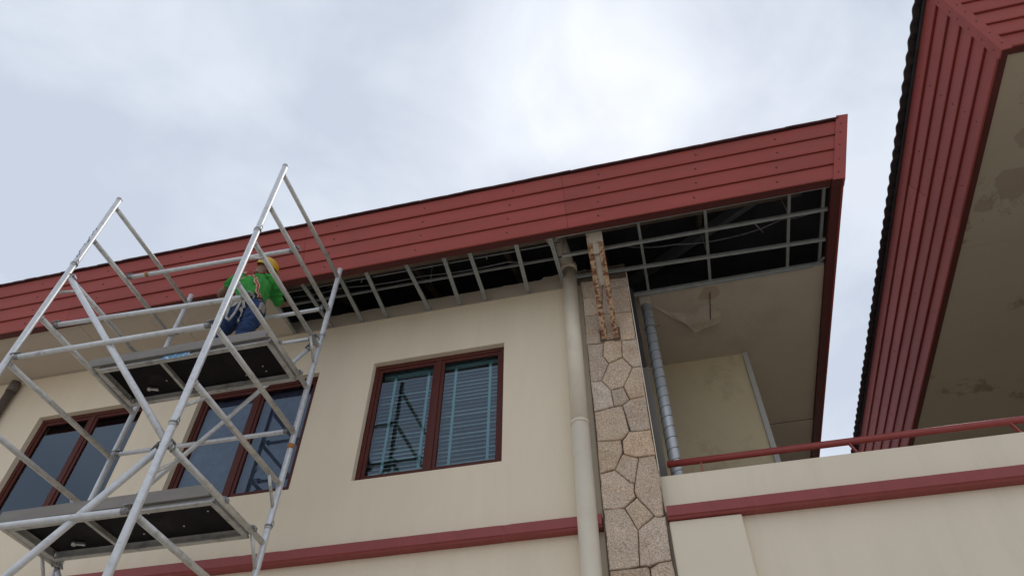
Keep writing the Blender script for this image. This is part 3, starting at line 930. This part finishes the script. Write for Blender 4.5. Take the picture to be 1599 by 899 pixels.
# ================================================================ scaffold tower
SX, SY, SZ, SL, SW, SYAW = -3.0329, 3.1129, 4.0812, 1.781, 1.3538, -.015
ex = Vector((math.cos(SYAW), -math.sin(SYAW), 0)); ey = Vector((math.sin(SYAW), math.cos(SYAW), 0))
def sc(a, b, k): return Vector((SX, SY, SZ)) + ex*(a-1)*SL + ey*b*SW + Vector((0, 0, k*.5))
T = empty('scaffold_tower', sc(.5, .5, -11.3), 'tall aluminium scaffold tower standing against the left windows', 'scaffold')
PR = .0255
KB = (GZ+.16-SZ)/.5
posts = {}
clipbits = []
for a in (0, 1):
    for b in (0, 1):
        p = tube('post', sc(a, b, KB), sc(a, b, 3.22), PR, 'alu', T, seg=20)
        posts[a, b] = p
        tube('end_plug', sc(a, b, 3.215), sc(a, b, 3.245), PR+.003, 'alu', p, seg=20)
        for k in (1.27, -2.73, -6.73, -10.73):
            tube('collar', sc(a, b, k-.035), sc(a, b, k+.035), PR+.0035, 'alu', p, seg=20)
            bm = bmesh.new()                       # spring clip through the joint
            c = sc(a, b, k+.01)
            bm_tube(bm, c-Vector((0, 0, .007)), c+Vector((0, 0, .007)), PR+.006, seg=20)
            bm_path(bm, [c+Vector((PR, -.012, .01)), c+Vector((PR+.022, -.022, .03)), c+Vector((PR+.026, -.012, .0)), c+Vector((PR+.004, -.004, -.02))], .003, 6)
            put('spring_clip', done(bm), 'clamp', p)
        bm = bmesh.new()                           # castor
        w = sc(a, b, KB)
        bm_tube(bm, w+Vector((-.025, 0, -.085)), w+Vector((.025, 0, -.085)), .075, seg=20)
        put('castor', done(bm), 'rubber', T)
def ribbed(name, p0, p1, m='alurung', r=.0205):
    return tube(name, p0, p1, r, m, T, seg=8)
for a in (0, 1):
    ks = [3, 2, 1, 0, -1, -2, -3, -4, -5, -6, -7, -8, -9, -10]
    for k in ks:
        p0, p1 = sc(a, 0, k), sc(a, 1, k)
        d = (p1-p0).normalized()
        rg = tube('rung', p0+d*.02, p1-d*.02, .0222, 'alurung', T, seg=10)
        for q, sgn in ((p0, 1), (p1, -1)):
            tube('weld_socket', q+d*sgn*.022, q+d*sgn*.040, .0245, 'alurung', rg, seg=12)
    for k in (1, -2, -3, -6, -7, -10):             # knee braces at frame ends
        for b, sgn in ((0, 1), (1, -1)):
            q = sc(a, b, k)
            tube('knee_brace', q+Vector((0, 0, -.205))+ey*sgn*.02, q+ey*sgn*.185+Vector((0, 0, -.015)), .0135, 'alurung', T, seg=10)
def hook(p, dirn, parent):
    """claw clamp at a brace end"""
    bm = bmesh.new()
    d = Vector(dirn).normalized()
    bm_tube(bm, p-d*.060, p-d*.030, .0228, seg=12)
    s = d.cross(Vector((0, 0, 1))).normalized()
    u = s.cross(d)
    for w in (-.017, .017):
        pts = [p+s*w+u*.03-d*.03, p+s*w+u*.036, p+s*w+u*.018+d*.034, p+s*w-u*.012+d*.034]
        bm_path(bm, pts, .0065, 6)
    bm_bar(bm, p-d*.06+u*.035, p+d*.0+u*.042, .03, .008, up=u)
    put('clamp', done(bm), 'clamp', parent)
def brace(name, p0, p1, r=.0205, m='alu', inset=.03, side=0.0):
    d = (p1-p0).normalized()
    o = tube(name, p0+d*inset, p1-d*inset, r, m, T, seg=16)
    hook(p1, d, o); hook(p0, -d, o)
    return o
dx = .03
F0 = Vector((0, -.045, 0)); B0 = Vector((0, .0, 0))
g1 = brace('guard_rail', sc(0, .39, 2)+Vector((0, 0, .03)), sc(1, .41, 2)+Vector((0, 0, .03)))
tube('band_clip', g1.matrix_basis.translation*0 + sc(.125, .392, 2)+Vector((-.012, 0, .03)), sc(.125, .392, 2)+Vector((.012, 0, .03)), .0265, 'orange', g1, seg=14)
brace('guard_rail', sc(0, .115, 0)+Vector((0, 0, .03)), sc(1, .15, 0)+Vector((0, 0, .03)))
brace('guard_rail', sc(0, 0, -1)+Vector((.03, -.0, .03)), sc(1, 0, -1)+Vector((-.03, 0, .03)))
brace('guard_rail', sc(0, 1, 2)+Vector((.03, -.02, .02)), sc(1, 1, 2)+Vector((-.03, -.02, .02)))
brace('guard_rail', sc(0, .93, 1)+Vector((.0, 0, .03)), sc(1, .93, 1)+Vector((0, 0, .03)), r=.019)
brace('guard_rail', sc(0, 1, -1)+Vector((.03, -.02, .02)), sc(1, 1, -1)+Vector((-.03, -.02, .02)))
brace('guard_rail', sc(0, 0, -4)+Vector((.03, 0, .03)), sc(1, 0, -4)+Vector((-.03, 0, .03)))
brace('guard_rail', sc(0, 1, -7)+Vector((.03, 0, .03)), sc(1, 1, -7)+Vector((-.03, 0, .03)))
brace('diagonal_brace', sc(0, 0, 1)+Vector((.035, .02, -.03)), sc(1, 0, -3)+Vector((-.01, .05, .0)), r=.0235)
brace('diagonal_brace', sc(1, 0, -3)+Vector((-.03, .02, -.02)), sc(0, 0, -7)+Vector((.03, .02, 0)), r=.0235)
brace('diagonal_brace', sc(1, 1, 1)+Vector((-.03, -.06, -.03)), sc(0, 1, -3)+Vector((.03, -.05, 0)), r=.0205)
brace('diagonal_brace', sc(0, 1, -3)+Vector((.03, -.05, -.03)), sc(1, 1, -7)+Vector((-.03, -.05, 0)), r=.0205)
c = sc(1, 1, -1.27)
tube('rust_band', c-Vector((0, 0, .022)), c+Vector((0, 0, .022)), PR+.003, 'orange', posts[1, 1], seg=20)
# stencilled inventory marks on the left front post, too worn to read: dark dashes
rs = random.Random(5)
q0 = sc(0, 0, 1.45)
for i in range(16):
    z = i*.026 + rs.uniform(-.004, .004)
    aa = rs.uniform(-.5, .5)
    ctr = q0 + Vector((math.sin(aa-.15)*PR, -math.cos(aa-.15)*PR, z))
    box('stencil_mark', ctr.x-.006*rs.uniform(.5, 1), ctr.x+.006, ctr.y-.0015, ctr.y+.002, ctr.z-rs.uniform(.003, .008), ctr.z+.006, 'ink', posts[0, 0])

# ---- platforms
def platform(k, label, sticker):
    z = SZ+k*.5
    y0, y1 = SY+.675, SY+1.205
    xa, xb = SX-SL+.055, SX-.055
    P = empty('scaffold_platform', ((xa+xb)/2, (y0+y1)/2, z), label, 'platform', 'scaffold platforms')
    H0, H1 = z-.028, z+.042
    def cbeam(name, p, q):
        p, q = Vector(p), Vector(q)
        bm = bmesh.new()
        bm_bar(bm, p, q, .012, H1-H0)
        d = (q-p).normalized(); s = d.cross(Vector((0, 0, 1)))
        for zz_ in (H0+.006-(H0+H1)/2, H1-.006-(H0+H1)/2):
            bm_bar(bm, p+Vector((0, 0, zz_))+s*.0, q+Vector((0, 0, zz_))+s*.0, .046, .0115)
        return put(name, done(bm), 'beam', P)
    zm = (H0+H1)/2
    f = cbeam('side_beam', (xa, y0+.02, zm), (xb, y0+.02, zm))
    cbeam('side_beam', (xa, y1-.02, zm), (xb, y1-.02, zm))
    cbeam('end_beam', (xa+.012, y0+.045, zm), (xa+.012, y1-.045, zm))
    cbeam('end_beam', (xb-.012, y0+.045, zm), (xb-.012, y1-.045, zm))
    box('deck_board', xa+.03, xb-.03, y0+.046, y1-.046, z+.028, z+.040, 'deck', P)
    xs = xa+.36*(xb-xa)
    bar('stiffener', (xs, y0+.046, z+.010), (xs, y1-.046, z+.010), .03, .034, 'beam', P)
    for x, y in ((xa, y0+.06), (xa, y1-.06), (xb, y0+.06), (xb, y1-.06)):
        s = -1 if x == xa else 1
        bm = bmesh.new()
        pts = [Vector((x-s*.02, y, z+.02)), Vector((x+s*.02, y, z+.036)), Vector((x+s*.052, y, z+.030)), Vector((x+s*.080, y, z+.004)), Vector((x+s*.078, y, z-.014))]
        for p, q in zip(pts[:-1], pts[1:]):
            bm_bar(bm, p, q, .034, .012, up=(0, 1, 0.01)) if False else bm_tube(bm, p, q, .011, seg=8)
        put('hook', done(bm), 'clamp', P)
    box('toe_board', xa-.10, xb-.03, y0-.022, y0-.003, z+.014, z+.106, 'toe', P)
    bm = bmesh.new()
    c = Vector((xa+.28, (y0+y1)/2+.10, z+.02))
    bm_tube(bm, c, c-Vector((0, 0, .028)), .022, .016, 14)
    bm_bar(bm, c+Vector((0, 0, -.012)), c+Vector((.075, .03, -.012)), .026, .016)
    put('hatch_latch', done(bm), 'zinc', P)
    rs2 = random.Random(k+20)
    for i in range(4):
        c = Vector((rs2.uniform(xa+.1, xb-.1), rs2.uniform(y0+.08, y1-.08), z+.0275))
        tube('bolt', c, c-Vector((0, 0, .006)), .007, 'zinc', P, seg=8)
    for x in (xb-.035, xb-.06):
        tube('bolt', (x, y0-.004, z-.015), (x, y0+.0, z-.015), .005, 'clamp', P, seg=8)
    if sticker:
        box('label_sticker', xa+.66, xa+.92, y0-.0048, y0-.0030, z-.034, z+.008, 'blue', f)
    return P
platform(0, 'upper scaffold platform with the worker standing on it', True)
platform(-3, 'lower empty scaffold platform across the bottom left', False)

# ================================================================ the worker
def skin_mesh(J, E, root, sub=2):
    names = list(J)
    me = bpy.data.meshes.new('skin')
    me.from_pydata([J[n][0] for n in names], [(names.index(a), names.index(b)) for a, b in E], [])
    o = bpy.data.objects.new('skin_tmp', me)
    COL.objects.link(o)
    sk = o.modifiers.new('skin', 'SKIN')
    sk.use_smooth_shade = True
    ly = me.skin_vertices[0].data
    for i, n in enumerate(names):
        r = J[n][1]
        ly[i].radius = r if isinstance(r, tuple) else (r, r)
        ly[i].use_root = (n == root)
    sb = o.modifiers.new('sub', 'SUBSURF'); sb.levels = sub; sb.render_levels = sub
    dg = bpy.context.evaluated_depsgraph_get()
    dg.update()
    out = bpy.data.meshes.new_from_object(o.evaluated_get(dg))
    bpy.data.objects.remove(o)
    out.polygons.foreach_set('use_smooth', [True]*len(out.polygons))
    return out

def crumple(me, amp, freq, seed):
    for v, nrm in zip(me.vertices, [v.normal.copy() for v in me.vertices]):
        p = v.co*freq
        w_ = mnoise.noise((p.x*.6+seed, p.y*.6, p.z*.6))*1.5
        k = .55 - 2.2*abs(mnoise.noise((p.x*.9+p.z*.8+seed+w_, p.y*.9, (p.z-p.x*.6)*1.7))) + .4*mnoise.noise((p.x*2.1, p.y*2.1+seed, p.z*4))
        v.co += nrm*amp*k
    return me

W = empty('person', (-3.72, 4.08, SZ+.045), 'worker in green shirt, blue jeans, yellow helmet and harness on upper platform', 'person')
DZ = SZ+.042
lt = dict(pel=(-3.68, 4.09, 4.93), waist=(-3.715, 4.085, 5.09), chest=(-3.775, 4.11, 5.28), neck=(-3.822, 4.165, 5.470),
          hb=(-3.822, 4.195, 5.555), hm=(-3.805, 4.225, 5.655), ht=(-3.795, 4.24, 5.735),
          ls=(-3.955, 4.105, 5.375), le=(-4.185, 4.16, 5.285), lw=(-4.235, 4.375, 5.365), lp=(-4.225, 4.455, 5.41),
          rs=(-3.665, 4.235, 5.435), re=(-3.655, 4.41, 5.30), rw=(-3.745, 4.60, 5.46), rp=(-3.77, 4.66, 5.525),
          lh=(-3.775, 4.075, 4.87), lk=(-3.885, 4.045, 4.53), la=(-3.97, 4.09, DZ+.10), lf=(-3.985, 4.11, DZ+.045), lt=(-4.00, 4.23, DZ+.035),
          rh=(-3.590, 4.105, 4.89), rk=(-3.625, 4.075, 4.54), ra=(-3.64, 4.13, DZ+.10), rf=(-3.64, 4.15, DZ+.045), rt=(-3.63, 4.28, DZ+.035))
rad = dict(pel=(.135, .095), waist=(.125, .085), chest=(.125, .078), neck=.052, hb=.056, hm=(.072, .082), ht=(.055, .065),
           ls=.046, le=.040, lw=.029, lp=(.036, .022), rs=.044, re=.036, rw=.029, rp=(.036, .022),
           lh=.088, lk=.058, la=.040, lf=.042, lt=.034, rh=.088, rk=.058, ra=.040, rf=.042, rt=.034)
J = {k: (lt[k], rad[k]) for k in lt}
E = [('pel', 'waist'), ('waist', 'chest'), ('chest', 'neck'), ('neck', 'hb'), ('hb', 'hm'), ('hm', 'ht'),
     ('chest', 'ls'), ('ls', 'le'), ('le', 'lw'), ('lw', 'lp'), ('chest', 'rs'), ('rs', 're'), ('re', 'rw'), ('rw', 'rp'),
     ('pel', 'lh'), ('lh', 'lk'), ('lk', 'la'), ('la', 'lf'), ('lf', 'lt'), ('pel', 'rh'), ('rh', 'rk'), ('rk', 'ra'), ('ra', 'rf'), ('rf', 'rt')]
for s, wr, pm in (('l', 'lw', 'lp'), ('r', 'rw', 'rp')):         # five fingers, curled, on each hand
    wv, pv = Vector(lt[wr]), Vector(lt[pm])
    d = (pv-wv).normalized()
    side = d.cross(Vector((0, 0, 1))).normalized()
    cur = side.cross(d).normalized()
    for i, (off, ln) in enumerate(((-.030, .062), (-.010, .075), (.010, .070), (.029, .055))):
        a = pv + side*off + d*.034
        b = a + d*ln*.5 + cur*.010
        c2 = b + d*ln*.28 + cur*.030
        for nm, p, r in (('a', a, .0095), ('b', b, .0085), ('c', c2, .007)):
            J[f'{s}f{i}{nm}'] = (tuple(p), r)
        E += [(pm, f'{s}f{i}a'), (f'{s}f{i}a', f'{s}f{i}b'), (f'{s}f{i}b', f'{s}f{i}c')]
    a = pv - d*.012 + side*(-.040 if s == 'l' else .040)
    b = a + d*.035 + side*(-.018 if s == 'l' else .018) + cur*.018
    J[f'{s}t0'] = (tuple(a), .011); J[f'{s}t1'] = (tuple(b), .009)
    E += [(pm, f'{s}t0'), (f'{s}t0', f'{s}t1')]
body = put('body', skin_mesh(J, E, 'pel'), 'skin', W)

def sub(keys, grow, extra=None):
    o = {}
    for k in keys:
        r = rad[k]
        o[k] = (lt[k], tuple(x+grow for x in r) if isinstance(r, tuple) else r+grow)
    if extra: o.update(extra)
    return o
mid = lambda a, b, t: tuple(Vector(lt[a]).lerp(Vector(lt[b]), t))
# shirt: trunk, short wide sleeves on the left, long on the reaching right arm
sj = sub(['waist', 'chest', 'ls', 'rs', 're'], .034, {
    'hem': (mid('pel', 'waist', -.12), (.185, .138)), 'col': (mid('chest', 'neck', .88), .074),
    'lsl': (mid('ls', 'le', .62), .068), 'rsl': (mid('re', 'rw', .25), .058),
    'sl': (mid('chest', 'ls', .55), .105), 'sr': (mid('chest', 'rs', .55), .110)})
shirt = skin_mesh(sj, [('hem', 'waist'), ('waist', 'chest'), ('chest', 'col'), ('chest', 'sl'), ('sl', 'ls'), ('ls', 'lsl'), ('chest', 'sr'), ('sr', 'rs'), ('rs', 're'), ('re', 'rsl')], 'waist', 3)
crumple(shirt, .024, 10, 2.0)
bv = BVHTree.FromPolygons([v.co.copy() for v in shirt.vertices], [tuple(p.vertices) for p in shirt.polygons])
put('shirt', shirt, 'shirt', W)
jj = sub(['pel', 'lh', 'lk', 'rh', 'rk'], .014, {
    'wst': (mid('pel', 'waist', .12), (.128, .090)), 'lcu': (mid('lk', 'la', .92), .062), 'rcu': (mid('rk', 'ra', .92), .062),
    'lth': (mid('lh', 'lk', .5), .100), 'rth': (mid('rh', 'rk', .5), .102)})
jeans = skin_mesh(jj, [('wst', 'pel'), ('pel', 'lh'), ('lh', 'lth'), ('lth', 'lk'), ('lk', 'lcu'), ('pel', 'rh'), ('rh', 'rth'), ('rth', 'rk'), ('rk', 'rcu')], 'pel', 3)
crumple(jeans, .018, 11, 5.0)
bj = BVHTree.FromPolygons([v.co.copy() for v in jeans.vertices], [tuple(p.vertices) for p in jeans.polygons])
put('jeans', jeans, 'jeans', W)
for s in ('l', 'r'):
    f, t_, a = Vector(lt[s+'f']), Vector(lt[s+'t']), Vector(lt[s+'a'])
    bt = skin_mesh({'a': (tuple(a+Vector((0, 0, .05))), .055), 'b': (tuple(a), .054), 'h': (tuple(f-(t_-f)*.25), (.050, .048)), 'f': (tuple(f+(t_-f)*.4), (.052, .045)), 't': (tuple(t_+(t_-f)*.2), (.045, .036))},
                   [('a', 'b'), ('b', 'h'), ('b', 'f'), ('f', 't')], 'b', 2)
    put('boot', bt, 'boot', W)
# helmet: dome, rim and peak, tilted with the head
hc = Vector((-3.785, 4.235, 5.685))
bm = bmesh.new()
seg, rings = 28, 9
fw = Vector((.35, .80, .10)).normalized()          # he looks up and to the right, into the eave
hup = (Vector((.45, -.05, 1)) - fw*fw.dot(Vector((.45, -.05, 1)))).normalized()
hs = fw.cross(hup)
prev = None
for j in range(rings+1):
    ph = (math.pi/2)*j/rings
    ring = []
    for i in range(seg):
        th = 2*math.pi*i/seg
        rr_ = math.sin(ph)
        p = hc + fw*(.122*rr_*math.cos(th)) + hs*(.100*rr_*math.sin(th)) + hup*(.105*math.cos(ph) + .008*max(0, math.cos(th*2))*rr_*0)
        ring.append(bm.verts.new(p) if j else None)
    if j == 0:
        top = bm.verts.new(hc+hup*.107)
    elif j == 1:
        for i in range(seg): bm.faces.new((top, ring[i], ring[(i+1) % seg]))
    else:
        for i in range(seg): bm.faces.new((prev[i], ring[i], ring[(i+1) % seg], prev[(i+1) % seg]))
    prev = ring if j else None
rim = []
for i in range(seg):
    th = 2*math.pi*i/seg
    k = 1.05 + .20*max(0, math.cos(th))**2.0
    rim.append(bm.verts.new(hc + fw*(.122*k*math.cos(th)) + hs*(.100*1.05*math.sin(th)) - hup*.016))
for i in range(seg): bm.faces.new((prev[i], rim[i], rim[(i+1) % seg], prev[(i+1) % seg]))
hm = bm_mesh(bm, True)
h = put('helmet', hm, 'helmet', W)
so = h.modifiers.new('s', 'SOLIDIFY'); so.thickness = .004; so.offset = -1
put('helmet_strap', (lambda b_: (bm_path(b_, [hc+hs*.10-hup*.02, hc+hs*.09-hup*.09+fw*.04, hc-hup*.15+fw*.06, hc-hs*.09-hup*.09+fw*.04, hc-hs*.10-hup*.02], .006, 6), done(b_))[1])(bmesh.new()), 'strappale', W)
# ears and nose
for s in (-1, 1):
    bm = bmesh.new()
    bmesh.ops.create_uvsphere(bm, u_segments=10, v_segments=8, radius=1, matrix=Matrix.Translation(hc+hs*.083*s-hup*.055-fw*.005) @ Matrix.Diagonal((.014, .022, .032, 1)))
    put('ear', bm_mesh(bm, True), 'skin', W)

def ribbon(name, pts, w, m, tree, off=.006, parent=None, n=22, thick=.004):
    """webbing laid on a garment: the path is pulled onto the cloth surface"""
    pts = [Vector(p) for p in pts]
    segs = len(pts)-1
    C, Nn = [], []
    for i in range(n+1):
        t = i/n*segs
        k = min(int(t), segs-1)
        p = pts[k].lerp(pts[k+1], t-k)
        co, nr, _, _ = tree.find_nearest(p)
        C.append(co+nr*off); Nn.append(nr)
    V, F = [], []
    for i in range(n+1):
        tg = (C[min(i+1, n)]-C[max(i-1, 0)]).normalized()
        s = tg.cross(Nn[i]).normalized()
        for a, b in ((-1, 0), (1, 0), (1, 1), (-1, 1)):
            V.append(C[i]+s*a*w/2+Nn[i]*b*thick)
    for i in range(n):
        for k in range(4):
            F.append((i*4+k, i*4+(k+1) % 4, i*4+4+(k+1) % 4, i*4+4+k))
    return put(name, mesh(V, F), m, parent)
HN = (-3.765, 4.0, 5.325)
bm = bmesh.new()
bmesh.ops.create_uvsphere(bm, u_segments=6, v_segments=4, radius=.001)
bm.free()
def dring():
    bm = bmesh.new()
    co, nr, _, _ = bv.find_nearest(Vector(HN))
    c = co+nr*.014
    s = nr.cross(Vector((0, 0, 1))).normalized(); u = s.cross(nr)
    bm_bar(bm, c-u*.028-nr*.004, c+u*.028-nr*.004, .075, .008, up=nr)
    pts = [c+s*.026*math.cos(a)+u*.026*math.sin(a)+nr*.012 for a in [i*math.pi/6 for i in range(13)]]
    bm_path(bm, pts, .004, 6)
    return done(bm)
hr = put('harness', dring(), 'strapred', W)
ribbon('shoulder_strap', [HN, (-3.72, 4.02, 5.41), (-3.70, 4.12, 5.50), (-3.70, 4.24, 5.53)], .042, 'strapred', bv, parent=hr)
ribbon('shoulder_strap', [HN, (-3.85, 4.0, 5.40), (-3.92, 4.03, 5.45), (-3.93, 4.14, 5.49)], .042, 'strappale', bv, parent=hr)
ribbon('back_strap', [HN, (-3.66, 4.0, 5.22), (-3.58, 4.0, 5.08), (-3.54, 4.02, 4.94)], .044, 'strappale', bv, parent=hr)
ribbon('back_strap', [HN, (-3.66, 4.0, 5.22), (-3.58, 4.0, 5.08), (-3.54, 4.02, 4.94)], .014, 'strapred', bv, off=.0112, parent=hr)
ribbon('back_strap', [HN, (-3.81, 4.0, 5.24), (-3.85, 4.0, 5.15), (-3.86, 4.05, 5.02)], .042, 'strappale', bv, parent=hr)
ribbon('waist_belt', [(-3.86, 4.08, 4.915), (-3.78, 3.96, 4.915), (-3.66, 3.95, 4.92), (-3.55, 4.0, 4.93), (-3.51, 4.10, 4.93)], .045, 'boot', bv, off=.004, parent=hr)
ribbon('leg_strap', [(-3.70, 3.98, 4.93), (-3.76, 3.97, 4.85), (-3.84, 3.99, 4.76), (-3.88, 4.06, 4.72)], .040, 'lanyard', bj, parent=hr)
ribbon('leg_strap', [(-3.66, 3.98, 4.93), (-3.67, 3.96, 4.84), (-3.69, 3.97, 4.70), (-3.68, 3.99, 4.62)], .032, 'lanyard', bj, off=.012, parent=hr)
bm = bmesh.new()
lp_ = [Vector((-3.80, 3.99, 5.0)), Vector((-3.79, 3.95, 4.80)), Vector((-3.77, 3.94, 4.64)), Vector((-3.73, 3.95, 4.60)), Vector((-3.70, 3.95, 4.70)), Vector((-3.70, 3.97, 4.90))]
bm_path(bm, lp_, .011, 8)
put('lanyard', done(bm), 'lanyard', hr)
bm = bmesh.new()
bm_bar(bm, (-3.505, 4.05, 4.86), (-3.51, 4.06, 4.77), .07, .03, up=(1, 0, 0))
put('belt_pouch', done(bm), 'toe', hr)
